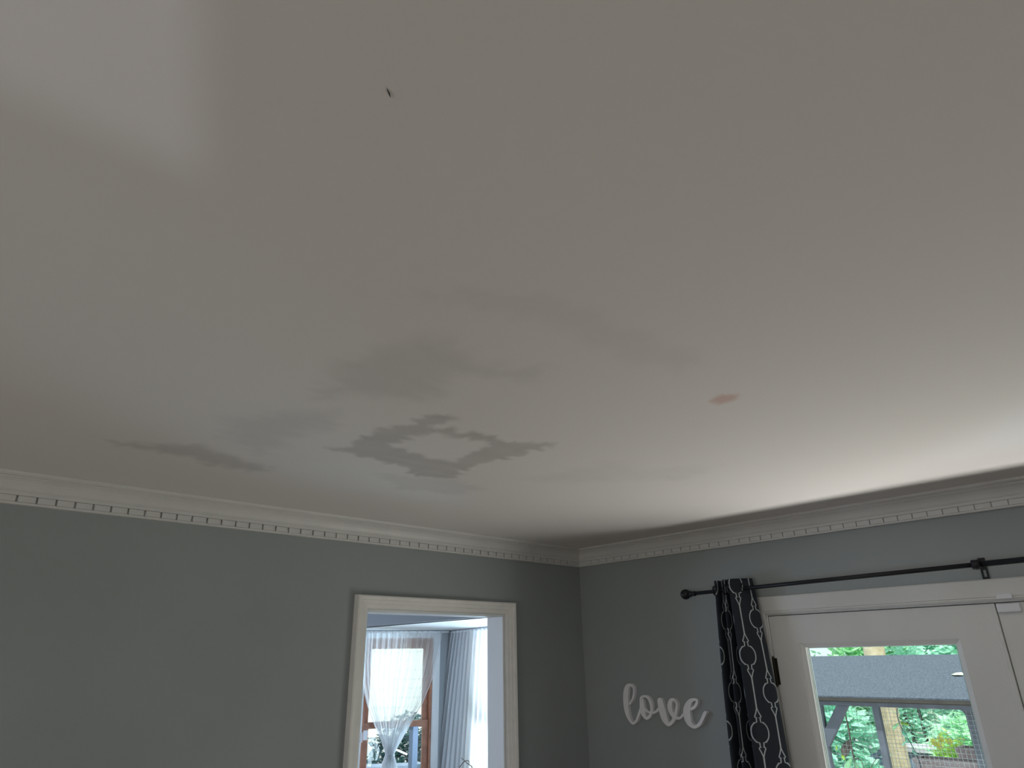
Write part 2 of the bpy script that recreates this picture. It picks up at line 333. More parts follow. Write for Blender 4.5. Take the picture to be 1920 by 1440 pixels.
# ---------------------------------------------------------------- crown moulding with dentils
prof = [(0, 2.369), (0.019, 2.369), (0.021, 2.372), (0.021, 2.376), (0.0125, 2.3765), (0.0125, 2.3965), (0.021, 2.397), (0.021, 2.408), (0.024, 2.4095), (0.024, 2.412),
        (0.026, 2.413), (0.028, 2.419), (0.032, 2.427), (0.039, 2.436), (0.048, 2.442), (0.054, 2.4445), (0.054, 2.4475), (0.060, 2.448), (0.066, 2.450), (0.071, 2.454), (0.073, 2.4599), (0, 2.4599)]
def crown(name, far):
    vs, fs = [], []; n = len(prof)
    for (o, z) in prof:
        vs.append((far, -o, z) if name == 'trim_1' else (-o, far, z))
    for (o, z) in prof: vs.append((-o, -o, z))
    fs = [(i, (i + 1) % n, (i + 1) % n + n, i + n) for i in range(n)] + [tuple(range(n))]
    m = MB(); m.v = vs; m.f = fs
    return struct(m.build(name, M_trim))
cl = crown('trim_1', -5.6); cr = crown('trim_2', -4.6)
tag(cl, 'white crown moulding along the left wall, with a dentil band'); tag(cr, 'white crown moulding along the right wall, with a dentil band')
PITCH = 0.05268
dmesh = {}
for side in (0, 1):
    par = (cl, cr)[side]; start = (-2.6463, -1.3212)[side]; slit = (0.0058, 0.0034)[side]
    hw = (PITCH - slit) / 2
    mb = MB()
    if side == 0: mb.box(-hw, hw, -0.0205, -0.0126, 2.3768, 2.3962, 0.0012)
    else: mb.box(-0.0205, -0.0126, -hw, hw, 2.3768, 2.3962, 0.0012)
    first = mb.build('dentil', M_trim, par)
    ks = range(-12, 50) if side == 0 else range(-28, 25)
    base = None
    for k in ks:
        c = (start + (k + 0.5) * PITCH) if side == 0 else (start + (k + 0.5) * PITCH)
        if c + hw > -0.024: continue
        if base is None: o = first; base = 1
        else: o = first.copy(); C.objects.link(o); o.parent = par
        o.location = (c, 0, 0) if side == 0 else (0, c, 0)

# ---------------------------------------------------------------- doorway casing in the left wall
def mitre_frame(mb, s0, s1, zt, zb, prof, sides=3):
    """casing round an opening s0..s1 with head zt: prof = [(distance out from the opening edge, proud)], in (s, d, z); d negative = towards the room"""
    n = len(prof); vs = []; path = [(s0, zb, -1, 0), (s0, zt, -1, 1), (s1, zt, 1, 1), (s1, zb, 1, 0)]
    if sides == 4: path = [(s0, zb, -1, -1), (s0, zt, -1, 1), (s1, zt, 1, 1), (s1, zb, 1, -1)]
    for (s, z, ds, dz) in path:
        for (o, p) in prof: vs.append((s + ds * o, -p, z + dz * o))
    fs = []
    segs = 4 if sides == 4 else 3
    for k in range(segs):
        k2 = (k + 1) % 4
        for i in range(n): fs.append((k * n + i, k * n + (i + 1) % n, k2 * n + (i + 1) % n, k2 * n + i))
    if sides == 3: fs += [tuple(range(n)), tuple(range(3 * n, 4 * n))]
    return mb.add(vs, fs)
cas = mitre_frame(MB(), OL + 0.0, OR_, OT, 0, [(0, 0), (0, 0.014), (0.004, 0.017), (0.018, 0.019), (0.020, 0.024), (0.034, 0.026), (0.036, 0.032), (0.048, 0.034), (0.053, 0.030), (0.055, 0)])
struct(cas.build('trim_3', M_case), 'cream casing around the doorway in the left wall')
jb = MB().box(OR_ - 0.0005, OR_ - 0.012, 0.001, 0.114, 0, OT - 0.012).box(OL, OL + 0.012, 0.001, 0.114, 0, OT - 0.012).box(OL, OR_, 0.001, 0.114, OT - 0.012, OT - 0.0005)
# lining is flush behind the casing edge
struct(jb.build('trim_4', M_white), 'white painted lining of the doorway')

# ---------------------------------------------------------------- french doors in the right wall
RF = ((0, 0, 0), (0, -1, 0), (1, 0, 0))        # s = -y, d = +x (out), z
cas2 = mitre_frame(MB(RF), 1.072, 2.783, 2.062, 0, [(0, 0), (0, 0.012), (0.006, 0.015), (0.010, 0.015), (0.012, 0.018), (0.060, 0.020), (0.068, 0.019), (0.072, 0.015), (0.072, 0)])
struct(cas2.build('trim_5', M_door), 'wide white casing around the glazed doors')
jb2 = MB(RF).box(1.0775, 2.7775, 0.0455, 0.118, 2.030, 2.0555).box(1.0775, 1.095, 0.0455, 0.118, 0, 2.03).box(2.76, 2.7775, 0.0455, 0.118, 0, 2.03).box(1.056, 1.0775, 0.0005, 0.118, 0, 2.074).box(2.7775, 2.799, 0.0005, 0.118, 0, 2.074).box(1.0775, 2.7775, 0.0005, 0.118, 2.0555, 2.074)
struct(jb2.build('trim_6', M_door), 'white frame of the glazed doors')
def door_leaf(name, s0, s1, label):
    d = sempty(name, (0.0, -(s0 + s1) / 2, 0), label)
    g0, g1, gt, gb = s0 + 0.137, s1 - 0.137, 1.923, 0.27
    # one slab with the opening cut in it
    mb = MB(RF)
    mb.box(s0, g0 - 0.02, 0.001, 0.044, 0.012, 2.052).box(g1 + 0.02, s1, 0.001, 0.044, 0.012, 2.052)
    o1 = MB(RF).box(s0, g0 - 0.02, 0.001, 0.044, 0.012, 2.052).build('stile', M_door, d)
    o2 = MB(RF).box(g1 + 0.02, s1, 0.001, 0.044, 0.012, 2.052).build('stile', M_door, d)
    MB(RF).box(g0 - 0.02, g1 + 0.02, 0.001, 0.044, gt + 0.02, 2.052).build('rail', M_door, d)
    MB(RF).box(g0 - 0.02, g1 + 0.02, 0.001, 0.044, 0.012, gb - 0.02).build('rail', M_door, d)
    st = mitre_frame(MB(RF), g0, g1, gt, gb, [(0, -0.020), (0, -0.012), (0.017, -0.0035), (0.020, -0.0035), (0.020, -0.040), (0, -0.040)], 4)
    st.build('glazing_bead', M_door, d)
    gl = MB(RF).box(g0, g1, 0.024, 0.027, gb, gt).build('glass_pane', M_glass, d)
    spc = mitre_frame(MB(RF), g0 + 0.007, g1 - 0.007, gt - 0.003, gb + 0.006, [(0, -0.0275), (0, -0.033), (0.004, -0.033), (0.004, -0.0275)], 4)
    spc.build('glass_spacer', M_steel, gl)
    return d
d1 = door_leaf('door_1', 1.080, 1.912, 'white door leaf with one tall pane, beside the dark curtain')
MB(RF).box(1.9125, 1.9275, -0.004, 0.044, 0.012, 2.052, 0.002).build('astragal', M_door, d1)
d2 = door_leaf('door_2', 1.9305, 2.762, 'white door leaf at the right edge of the picture')
for z0 in (1.778, 0.95, 0.2):
    h = MB().tube([(-0.006, -1.0765, z0), (-0.006, -1.0765, z0 + 0.108)], 0.0055, 12)
    h.tube([(-0.006, -1.0765, z0 - 0.006), (-0.006, -1.0765, z0 + 0.114)], 0.003, 8)
    ho = h.build('hinge', M_brass, d1)
    MB(RF).box(1.066, 1.090, -0.002, 0.0005, z0 + 0.002, z0 + 0.106).build('hinge_leaf', M_brass, ho)
bo = MB(RF).box(1.932, 2.003, -0.012, 0.001, 2.020, 2.050, 0.004).build('bolt_case', M_plastic, d2)
MB(RF).box(1.942, 1.990, -0.026, -0.0155, 2.0635, 2.082, 0.003).build('bolt_keeper', M_plastic, d2)

# ---------------------------------------------------------------- curtain rod, brackets, curtain
def rod_z(y): return 2.168 + (-0.87 - y) * 0.0105
RX = -0.09
rod = thing('curtain_rod', (RX, -1.5, 2.17), 'thin black metal curtain rod with a ball end, above the glazed doors', 'curtain rod')
MB().tube([(RX, -0.775, rod_z(-0.775)), (RX, -1.935, rod_z(-1.935))], 0.0082, 14).build('pole', M_black, rod, True)
MB().tube([(RX, -1.93, rod_z(-1.93)), (RX, -3.1, rod_z(-3.1))], 0.0098, 14).build('pole', M_black, rod, True)
def lathe_y(y0, z, prof, n=16):
    m = MB(); return m.tube([(RX, y0 + a, z) for a, r in prof], [r for a, r in prof], n)
zf = rod_z(-0.73)
ball = [(0.024 * math.cos(PI - PI * i / 10), max(0.0006, 0.0235 * math.sin(PI * i / 10))) for i in range(11)]
fin = lathe_y(-0.733, zf, [(-x_, r) for x_, r in ball]).build('finial', M_black, rod, True)
lathe_y(-0.733, zf, [(-0.020, 0.010), (-0.024, 0.014), (-0.030, 0.014), (-0.034, 0.0095), (-0.044, 0.0095), (-0.046, 0.0115), (-0.052, 0.0115), (-0.053, 0.008)]).build('finial_neck', M_black, fin, True)
for by in (-1.012, -1.925):
    z = rod_z(by)
    br = MB().tube([(-0.004, by, z + 0.012), (-0.03, by, z + 0.010), (-0.06, by, z + 0.001), (-0.075, by, z - 0.010), (-0.092, by, z - 0.013)], 0.005, 10)
    ring_pts = [(RX + 0.0135 * math.cos(t), by, z + 0.0135 * math.sin(t)) for t in [PI * 0.98 + i * PI * 1.1 / 10 for i in range(11)]]
    br.tube(ring_pts, 0.0045, 8)
    bo_ = br.build('bracket', M_black, rod, True)
    cu = MB().tube([(RX, by - 0.012, z), (RX, by + 0.012, z)], 0.0165, 14).build('bracket_collar', M_black, bo_, True)
    pl = MB().box(-0.0035, -0.0003, by - 0.011, by - 0.0045, z - 0.045, z + 0.03).box(-0.0035, -0.0003, by + 0.0045, by + 0.011, z - 0.045, z + 0.03)
    pl.box(-0.0035, -0.0003, by - 0.0045, by + 0.0045, z - 0.012, z + 0.03).box(-0.0035, -0.0003, by - 0.0045, by + 0.0045, z - 0.045, z - 0.036)
    pl.build('wall_plate', M_black, bo_)

cu = thing('dark_curtain', (RX, -0.98, 0.0), 'charcoal curtain with white trellis print, bunched at the left of the doors', 'curtain')
NU, NV, FW = 150, 70, 0.62
vs, uvl = [], []
PLAN = [(0.034, -0.899), (-0.036, -0.903), (-0.040, -0.914), (0.030, -0.924), (0.032, -0.934), (-0.040, -0.943), (-0.043, -0.954), (0.026, -0.966), (0.028, -0.976), (-0.046, -0.984), (-0.052, -0.997),
        (-0.022, -1.022), (0.012, -1.050), (0.040, -1.066), (0.058, -1.056), (0.066, -1.035)]
PL = smooth(PLAN, 12)
def curtain_pt(u, v):        # u 0..1 across, v 0 top..1 bottom
    z = 2.212 - v * 2.19
    t = u * (len(PL) - 1); i = min(int(t), len(PL) - 2); p = PL[i] * (1 - (t - i)) + PL[i + 1] * (t - i)
    k = min(1.0, v * 3.0)
    x = RX + p[0] * (0.62 + 0.38 * k) + 0.006 * math.sin(5 * v + 9 * u)
    y = -0.972 + (p[1] + 0.972) * (0.93 + 0.34 * math.sin(k * PI / 2) + 0.15 * v) + 0.004 * math.sin(4 * v + 14 * u) - 0.006 * k
    return (x, y, z)
for j in range(NV + 1):
    for i in range(NU + 1): vs.append(curtain_pt(i / NU, (j / NV) ** 1.2))
fs = [(j * (NU + 1) + i, j * (NU + 1) + i + 1, (j + 1) * (NU + 1) + i + 1, (j + 1) * (NU + 1) + i) for j in range(NV) for i in range(NU)]
panel = obj('fabric_panel', vs, fs, M_curtain, cu, True)
# unrolled cloth coordinates
L = [0.0]
for i in range(NU):
    a = Vector(curtain_pt(i / NU, 0.4)); b_ = Vector(curtain_pt((i + 1) / NU, 0.4)); L.append(L[-1] + (Vector((a.x, a.y, 0)) - Vector((b_.x, b_.y, 0))).length)
uvm = panel.data.uv_layers.new(name='cloth')
for poly in panel.data.polygons:
    for li in poly.loop_indices:
        vi = panel.data.loops[li].vertex_index; i = vi % (NU + 1); j = vi // (NU + 1)
        uvm.data[li].uv = (L[i], 2.19 * (j / NV) ** 1.2 + 0.12)
sm = panel.modifiers.new('thick', 'SOLIDIFY'); sm.thickness = 0.0012
# dark metal grommets where the rod runs through the cloth
for k in range(1, 6):
    u = (0.07, 0.27, 0.40, 0.60, 0.75)[k - 1]
    p = curtain_pt(u, 0.02)
    t = [(p[0] + 0.0 , p[1] + 0.021 * 0.25 * math.sin(a), rod_z(p[1]) + 0.021 * math.cos(a)) for a in [2 * PI * i / 16 for i in range(17)]]
    t = [(p[0] + 0.019 * math.sin(2 * PI * i / 16), p[1], rod_z(p[1]) + 0.019 * math.cos(2 * PI * i / 16)) for i in range(17)]
    MB().tube(t, 0.0035, 6).build('grommet', M_black, cu, True)

# ---------------------------------------------------------------- the word sign
LOVE = {
'letter_l': [[(-0.2983, 1.685, 0.0043), (-0.3194, 1.7074, 0.0043), (-0.3317, 1.7377, 0.0043), (-0.3283, 1.7624, 0.0043), (-0.3072, 1.7698, 0.0062), (-0.2883, 1.7535, 0.0112), (-0.2789, 1.7173, 0.0136), (-0.2775, 1.6734, 0.013), (-0.2817, 1.641, 0.0105), (-0.2946, 1.6132, 0.0068), (-0.3134, 1.5986, 0.0043), (-0.3353, 1.6137, 0.005), (-0.3523, 1.641, 0.0056), (-0.3648, 1.6655, 0.005)]],
'letter_o': [[(-0.375, 1.7007, 0.0105), (-0.3746, 1.6712, 0.013), (-0.3768, 1.6472, 0.012), (-0.3929, 1.6247, 0.0056), (-0.4145, 1.6356, 0.0062), (-0.429, 1.6624, 0.0062), (-0.4286, 1.6889, 0.0068), (-0.4162, 1.712, 0.0056), (-0.3948, 1.7211, 0.0043), (-0.3739, 1.7142, 0.005), (-0.3703, 1.6979, 0.0062)],
             [(-0.3831, 1.6661, 0.0056), (-0.4017, 1.6548, 0.0043), (-0.4226, 1.6503, 0.0043), (-0.4441, 1.6519, 0.0046), (-0.4599, 1.6604, 0.005), (-0.4746, 1.6719, 0.0056)]],
'letter_v': [[(-0.4817, 1.7015, 0.0136), (-0.4864, 1.6775, 0.0155), (-0.4926, 1.6491, 0.0167), (-0.5015, 1.6237, 0.0143), (-0.5172, 1.6044, 0.0074), (-0.5397, 1.6164, 0.0068), (-0.555, 1.6362, 0.0074), (-0.5691, 1.6674, 0.0062), (-0.5745, 1.6932, 0.0056), (-0.5618, 1.7097, 0.005), (-0.5441, 1.704, 0.0087), (-0.5351, 1.6817, 0.0112), (-0.539, 1.6586, 0.0099), (-0.5528, 1.6399, 0.0074), (-0.5719, 1.6323, 0.005), (-0.5891, 1.6364, 0.0043), (-0.6057, 1.6497, 0.005)]],
'letter_e': [[(-0.6431, 1.6725, 0.005), (-0.6635, 1.6795, 0.0056), (-0.679, 1.6939, 0.0056), (-0.6853, 1.7092, 0.005), (-0.6699, 1.7138, 0.005), (-0.6493, 1.7056, 0.0087), (-0.633, 1.6848, 0.0136), (-0.6253, 1.6618, 0.0167), (-0.6265, 1.6342, 0.0155), (-0.6366, 1.6134, 0.0112), (-0.659, 1.6014, 0.0059), (-0.6863, 1.6145, 0.0065), (-0.7053, 1.6376, 0.0062), (-0.7218, 1.6609, 0.0068)]]}
sign = thing('word_sign', (0, -0.5, 1.6), 'white cut-out script sign reading love, hung on the right wall', 'sign')
for li, (nm, strokes) in enumerate(LOVE.items()):
    mb = MB()
    for si, st in enumerate(strokes):
        S = smooth([(a, b_, c * 1.13) for a, b_, c in st]); xf = -0.020 - 0.0004 * ((li + si) % 2); xb = -0.002
        nrm = []
        for i in range(len(S)):
            t = S[min(i + 1, len(S) - 1)][:2] - S[max(i - 1, 0)][:2]; t = t / (np.linalg.norm(t) + 1e-9); nrm.append(np.array([-t[1], t[0]]))
        outline = []
        Lp = [S[i][:2] + nrm[i] * S[i][2] for i in range(len(S))]; Rp = [S[i][:2] - nrm[i] * S[i][2] for i in range(len(S))]
        k0 = len(Lp)
        vs = []
        for (x_) in (xf, xb):
            e_ = 0.00003 if x_ == xf else 0.0      # later strokes lie a hair proud where the script crosses itself
            vs += [(x_ - e_ * i_, p[0], p[1]) for i_, p in enumerate(Lp)] + [(x_ - e_ * i_, p[0], p[1]) for i_, p in enumerate(Rp)]
        fs = []
        for i in range(k0 - 1):
            fs += [(i, i + 1, k0 + i + 1, k0 + i), (2 * k0 + i, 3 * k0 + i, 3 * k0 + i + 1, 2 * k0 + i + 1), (i, 2 * k0 + i, 2 * k0 + i + 1, i + 1), (k0 + i, k0 + i + 1, 3 * k0 + i + 1, 3 * k0 + i)]
        mb.add(vs, fs)
        for e in (0, -1):        # round ends
            c = S[e]; n_ = 14
            mb.prism([(c[0] + c[2] * math.cos(2 * PI * k / n_), c[1] + c[2] * math.sin(2 * PI * k / n_)) for k in range(n_)], xf + 0.0002, xb, 0)
    mb.build(nm, M_sign, sign)

# ---------------------------------------------------------------- speck on the ceiling
sp0 = MB().tube([(-2.655, -2.094, H - 0.0012), (-2.650, -2.0905, H - 0.002), (-2.6465, -2.0865, H - 0.001)], [0.0004, 0.0009, 0.0004], 6)
tag(sp0.build('insect', mat('dark_speck', (0.03, 0.03, 0.035), 0.6)), 'tiny dark insect resting alone on the white ceiling', 'insect')

# ================================================================ dining room beyond the doorway
ZB = 2.15
struct(MB().box(-4.0, 0.12, 0.116, 4.2, H, H + 0.15).build('ceiling_dining', M_wall2))
struct(MB().box(0.03, 0.12, 0.1155, 0.60, 0, H).box(0.03, 0.12, 0.60, 2.957, ZB, H).box(0.03, 0.12, 2.957, 4.2, 0, H).build('wall_dining_right', M_wall2))
struct(MB().box(-4.0, 0.12, 4.2, 4.3, 0, H).box(-4.1, -4.0, 0.116, 4.3, 0, H).build('wall_dining_back', M_wall2))
A0 = Vector((0.3657, 2.8409)); uA = Vector((0.9453, -0.3262)); nA = Vector((0.3262, 0.9453))
K = Vector((1.1544, 2.5688)); uB = Vector((-0.2638, -0.9646)); nB = Vector((0.9646, -0.2638))
Lc = K + uB * 1.90; P0 = A0 - uA * 0.3553; P5 = Vector((0.03, 0.60))
uC = (P5 - Lc).normalized(); nC = Vector((-uC.y, uC.x))
if nC.dot(Vector((0, -1))) < 0: nC = -nC
struct(MB().prism([(0.05, 0.58), tuple(Lc + nB * 0.1), tuple(K + nB * 0.1 + nA * 0.1), (0.05, 3.05)], ZB, ZB + 0.1, 2).build('ceiling_bay', M_white))
def bay_wall(name, fr, length, w0, w1, zs, zt, m=M_wall2):
    mb = MB(fr).box(0 if name != 'wall_bay_1' else -0.355, w0, 0, 0.1, 0, ZB).box(w1, length, 0, 0.1, 0, ZB).box(w0, w1, 0, 0.1, 0, zs).box(w0, w1, 0, 0.1, zt, ZB)
    return struct(mb.build(name, m))
def bay_window(name, fr, w0, w1, zs, zt, label):
    W = sempty(name, (0, 0, 0), label)
    mitre_frame(MB(fr), w0 - 0.0, w1, zt, zs - 0.02, [(0, 0), (0, 0.016), (0.015, 0.020), (0.06, 0.022), (0.095, 0.022), (0.098, 0)] if False else [(0, 0), (0, 0.014), (0.012, 0.018), (0.050, 0.020), (0.060, 0.020), (0.062, 0)], 3).build('casing', M_white, W)
    MB(fr).box(w0 - 0.08, w1 + 0.08, -0.05, 0.0, zs - 0.045, zs - 0.02, 0.004).build('sill', M_white, W)
    j = MB(fr).box(w0, w0 + 0.018, 0.002, 0.098, zs, zt).box(w1 - 0.018, w1, 0.002, 0.098, zs, zt).box(w0, w1, 0.002, 0.098, zt - 0.02, zt).box(w0, w1, 0.002, 0.098, zs, zs + 0.02)
    j.build('window_frame', M_cherry, W)
    zm = (1.374 + 1.423) / 2
    for nm, d0, za, zb_ in (('upper_sash', 0.062, zm - 0.024, zt - 0.02), ('lower_sash', 0.030, zs + 0.02, zm + 0.024)):
        f = MB(fr); t = 0.048; a, b2 = w0 + 0.018, w1 - 0.018
        f.box(a, a + t, d0, d0 + 0.028, za, zb_).box(b2 - t, b2, d0, d0 + 0.028, za, zb_)
        f.box(a + t, b2 - t, d0, d0 + 0.028, zb_ - (0.066 if nm[0] == 'u' else t), zb_).box(a + t, b2 - t, d0, d0 + 0.028, za, za + t)
        so = f.build(nm, M_cherry, W)
        MB(fr).box(a + t, b2 - t, d0 + 0.012, d0 + 0.015, za + t, zb_ - t).build('glass_pane', M_glass, so)
    return W
frA = (A0, uA, nA); frB = (K, uB, nB); frC = (Lc, uC, nC)
lenC = (P5 - Lc).length
bay_wall('wall_bay_1', frA, 0.8345, 0.028, 0.632, 0.72, 2.085)
bay_wall('wall_bay_2', frB, 1.90, 0.42, 1.50, 0.72, 2.085)
bay_wall('wall_bay_3', frC, lenC, lenC / 2 - 0.22, lenC / 2 + 0.22, 0.72, 2.085)
bay_window('window_1', frA, 0.028, 0.632, 0.72, 2.085, 'brown wooden sash window behind the tied sheer curtain')
bay_window('window_2', frB, 0.42, 1.50, 0.72, 2.085, 'bright wide window behind the hanging sheer curtain')
bay_window('window_3', frC, lenC / 2 - 0.22, lenC / 2 + 0.22, 0.72, 2.085, 'narrow sash window of the bay, nearest the doorway')
# window sensor
ws = thing('window_sensor', tuple((A0 + uA * 0.05 - nA * 0.02).to_3d() + Vector((0, 0, 1.29))), 'small white plastic sensor on the left side of the brown window', 'sensor')
MB(frA).box(0.040, 0.084, 0.006, 0.029, 1.295, 1.368, 0.004).build('sensor_body', M_plastic, ws)
MB(frA).box(0.014, 0.034, -0.036, -0.0205, 1.285, 1.358, 0.003).build('sensor_magnet', M_plastic, ws)

# sheer curtains
def sheer(name, fr, f_pt, nu, nv, label, rodpts):
    t = thing(name, (0, 0, 0), label, 'curtain')
    mb = MB(fr); vs = [f_pt(i / nu, j / nv) for j in range(nv + 1) for i in range(nu + 1)]
    mb.add(vs, [(j * (nu + 1) + i, j * (nu + 1) + i + 1, (j + 1) * (nu + 1) + i + 1, (j + 1) * (nu + 1) + i) for j in range(nv) for i in range(nu)])
    o = obj('gauze', mb.v, mb.f, M_sheer, t, True)
    MB(fr).tube(rodpts, 0.007, 8).build('tension_rod', M_white, t, True)
    # stitched hem along both sides
    for e in (0, nu):
        pts = [vs[j * (nu + 1) + e] for j in range(nv + 1)]
        MB(fr).tube(pts, 0.0028, 5).build('hem', M_sheer, t, True)
    return t
def lerp_tab(tab, z):
    for (z0, v0), (z1, v1) in zip(tab, tab[1:]):
        if z <= z0 and z >= z1: return v0 + (v1 - v0) * (z0 - z) / (z0 - z1)
    return tab[-1][1] if z < tab[-1][0] else tab[0][1]
LT = [(2.14, -0.035), (1.90, -0.03), (1.72, -0.005), (1.55, 0.055), (1.40, 0.125), (1.28, 0.195), (1.19, 0.235), (1.10, 0.20), (0.80, 0.16)]
RT = [(2.14, 0.700), (1.95, 0.672), (1.80, 0.637), (1.68, 0.590), (1.55, 0.530), (1.40, 0.430), (1.28, 0.350), (1.19, 0.292), (1.10, 0.33), (0.80, 0.36)]
def ptA(u, v):
    z = 2.145 - v * 1.2
    l, r = lerp_tab(LT, z), lerp_tab(RT, z)
    gather = (r - l) / 0.735
    uu = u + 0.012 * math.sin(31 * u) + 0.01 * math.sin(17 * u + 1)
    amp = 0.006 + 0.022 * (1 - gather)
    d = -0.055 + amp * math.sin(2 * PI * 15 * u + 2.5 * math.sin(6 * u)) + 0.4 * amp * math.sin(2 * PI * 37 * u)
    return (l + (r - l) * uu, d, z)
sheer('sheer_curtain', frA, ptA, 240, 60, 'white sheer curtain tied in at the middle over the brown window', [(-0.06, -0.055, 2.135), (0.76, -0.055, 2.135)])
def ptB(u, v):
    z = 2.14 - v * 2.06
    s = 0.03 + u * 1.62 - (0.33 * v ** 0.8) * (1 - u) ** 2
    d = -0.05 - 0.12 * v * (1 - u) ** 1.5 + (0.010 + 0.014 * v) * math.sin(2 * PI * 22 * u + 3 * math.sin(5 * u)) + 0.006 * math.sin(2 * PI * 51 * u)
    return (s, d, z)
sheer('sheer_curtain', frB, ptB, 320, 30, 'white sheer curtain hanging loose over the wide bright window', [(0.0, -0.05, 2.13), (1.72, -0.05, 2.13)])
tie = thing('curtain_tie', tuple((A0 + uA * 0.26).to_3d() + Vector((0, 0, 1.19))), 'white ribbon tied around the gathered sheer curtain', 'curtain tie')
tp = []
for i in range(25):
    a = 2 * PI * i / 24; tp.append((0.264 + 0.036 * math.cos(a), -0.055 + 0.034 * math.sin(a), 1.19 + 0.008 * math.cos(a)))
MB(frA).tube(tp, 0.004, 6).build('ribbon', M_sheer, tie, True)

# vase with curly twigs on a small table in the bay
tb = thing('side_table', (0.40, 1.42, 0), 'small wooden table standing inside the bay, holding the twigs', 'table')
MB().tube([(0.40, 1.42, 0.70), (0.40, 1.42, 0.725)], 0.2, 28).build('tabletop', M_cherry, tb)
for k in range(4):
    a = PI / 4 + k * PI / 2
    MB().tube([(0.40 + 0.15 * math.cos(a), 1.42 + 0.15 * math.sin(a), 0), (0.40 + 0.11 * math.cos(a), 1.42 + 0.11 * math.sin(a), 0.70)], [0.012, 0.018], 10).build('leg', M_cherry, tb)
va = thing('twig_vase', (0.40, 1.42, 0.7255), 'bare curly twigs in a vase in front of the wide bay window', 'twigs')
MB().tube([(0.40, 1.42, 0.726 + z) for z in (0, 0.04, 0.10, 0.17, 0.22, 0.24)], [0.04, 0.055, 0.06, 0.04, 0.025, 0.03], 20).build('vase', M_slate, va, True)
for tw in ([(0.40, 1.42, 0.95), (0.402, 1.424, 1.08), (0.395, 1.44, 1.15), (0.41, 1.42, 1.217), (0.393, 1.434, 1.238), (0.380, 1.445, 1.250), (0.372, 1.452, 1.262), (0.360, 1.462, 1.270), (0.353, 1.467, 1.281)],
           [(0.40, 1.42, 0.95), (0.385, 1.44, 1.10), (0.36, 1.46, 1.17), (0.345, 1.474, 1.215), (0.352, 1.467, 1.235), (0.368, 1.455, 1.255), (0.388, 1.44, 1.262), (0.396, 1.432, 1.250), (0.392, 1.436, 1.238)],
           [(0.40, 1.42, 0.95), (0.42, 1.40, 1.08), (0.44, 1.38, 1.14), (0.43, 1.39, 1.19)]):
    pts = smooth([(a, b_, c) for a, b_, c in tw], 4)
    MB().tube([tuple(p) for p in pts], [0.0042 - 0.0026 * i / len(pts) for i in range(len(pts))], 6).build('twig', M_bark, va, True)

# ================================================================ outside the french doors
struct(MB().box(-40, 60, -50, 60, -0.75, -0.55).build('ground', M_grass))
dk_ = thing('deck', (1.0, -2.0, -0.55), 'pale wooden deck just outside the glazed doors', 'deck')
for k in range(12):
    x0 = 0.14 + k * 0.146
    o = MB().box(x0, x0 + 0.14, -4.2, 0.5, -0.06, -0.03, 0.004).build('board', M_deck, dk_)
for xx in (0.2, 1.0, 1.8):
    MB().box(xx, xx + 0.05, -4.2, 0.5, -0.2, -0.0605).build('joist', M_deck, dk_)
    for yy in (-4.1, 0.3): MB().box(xx, xx + 0.05, yy, yy + 0.08, -0.55, -0.2005).build('post', M_deck, dk_)

# wire enclosure with a low sloping roof
en = thing('garden_enclosure', (2.5, -0.7, -0.55), 'grey timber and wire mesh enclosure with a low blue-grey roof', 'enclosure')
yL, yR = 0.34, -1.75
def roof_z(x): return 1.640 + (x - 1.9) * 0.1942
MB().prism([(1.90, roof_z(1.90)), (3.12, roof_z(3.12)), (3.12, roof_z(3.12) - 0.010), (1.90, roof_z(1.90) - 0.010)], yR, yL, 1).build('roof', M_roof, en)
MB().prism([(1.915, 1.628), (3.10, 1.858), (3.10, 1.835), (1.915, 1.605)], yR + 0.02, yL - 0.02, 1).build('roof_board', M_fascia, en)
MB().box(1.895, 1.914, yR, yL, 1.612, 1.632).build('fascia', M_fascia, en)
MB().box(1.98, 2.02, yR + 0.05, yL - 0.05, 1.578, 1.616).build('beam', M_lumber, en)
MB().box(3.02, 3.06, yR + 0.05, yL - 0.05, 1.78, 1.84).build('beam', M_lumber, en)
for (y0, y1) in ((-0.265, -0.352), (-0.680, -0.716), (yR + 0.05, yR + 0.09), (yL - 0.05, yL - 0.09)):
    MB().box(1.98, 2.02, y0, y1, -0.55, 1.5775).build('post', M_lumber, en)
for (y0, y1) in ((yR + 0.05, yR + 0.1), (yL - 0.05, yL - 0.1)):
    MB().box(3.02, 3.06, y0, y1, -0.55, 1.7795).build('post', M_lumber, en)
MB().prism([(-0.265, 1.315), (-0.345, 1.315), (-0.525, 1.5765), (-0.452, 1.5765), (-0.300, 1.365), (-0.265, 1.40)], 1.982, 2.018, 0).build('brace', M_lumber, en)
# solid grey panel with a rounded inner corner at the right end
cor = [(-1.66, 0.4), (-1.172, 0.4), (-1.182, 1.53)] + [(-1.182 - 0.0 + 0.030 - 0.030 * math.cos(a), 1.547 + 0.030 * math.sin(a)) for a in [PI / 2 * i / 6 for i in range(7)]] + [(-1.66, 1.5775)]
MB().prism([(-1.66, 0.4), (-1.178, 0.4), (-1.182, 1.545), (-1.176, 1.560), (-1.160, 1.5772), (-1.66, 1.5772)], 2.040, 2.055, 0).build('side_panel', M_lumber, en)
wm = MB(); cell = 0.0254; wr = 0.0007
yy = yL - 0.06
while yy > yR + 0.06:
    wm.box(2.0225, 2.0225 + 2 * wr, yy - wr, yy + wr, 0.2, 1.60); yy -= cell
zz = 0.2
while zz < 1.60:
    wm.box(2.021, 2.021 + 2 * wr, yR + 0.06, yL - 0.06, zz - wr, zz + wr); zz += cell
tag(wm.build('wire_mesh', M_wire, en), kind='stuff')
wm2 = MB(); yy = yL - 0.06
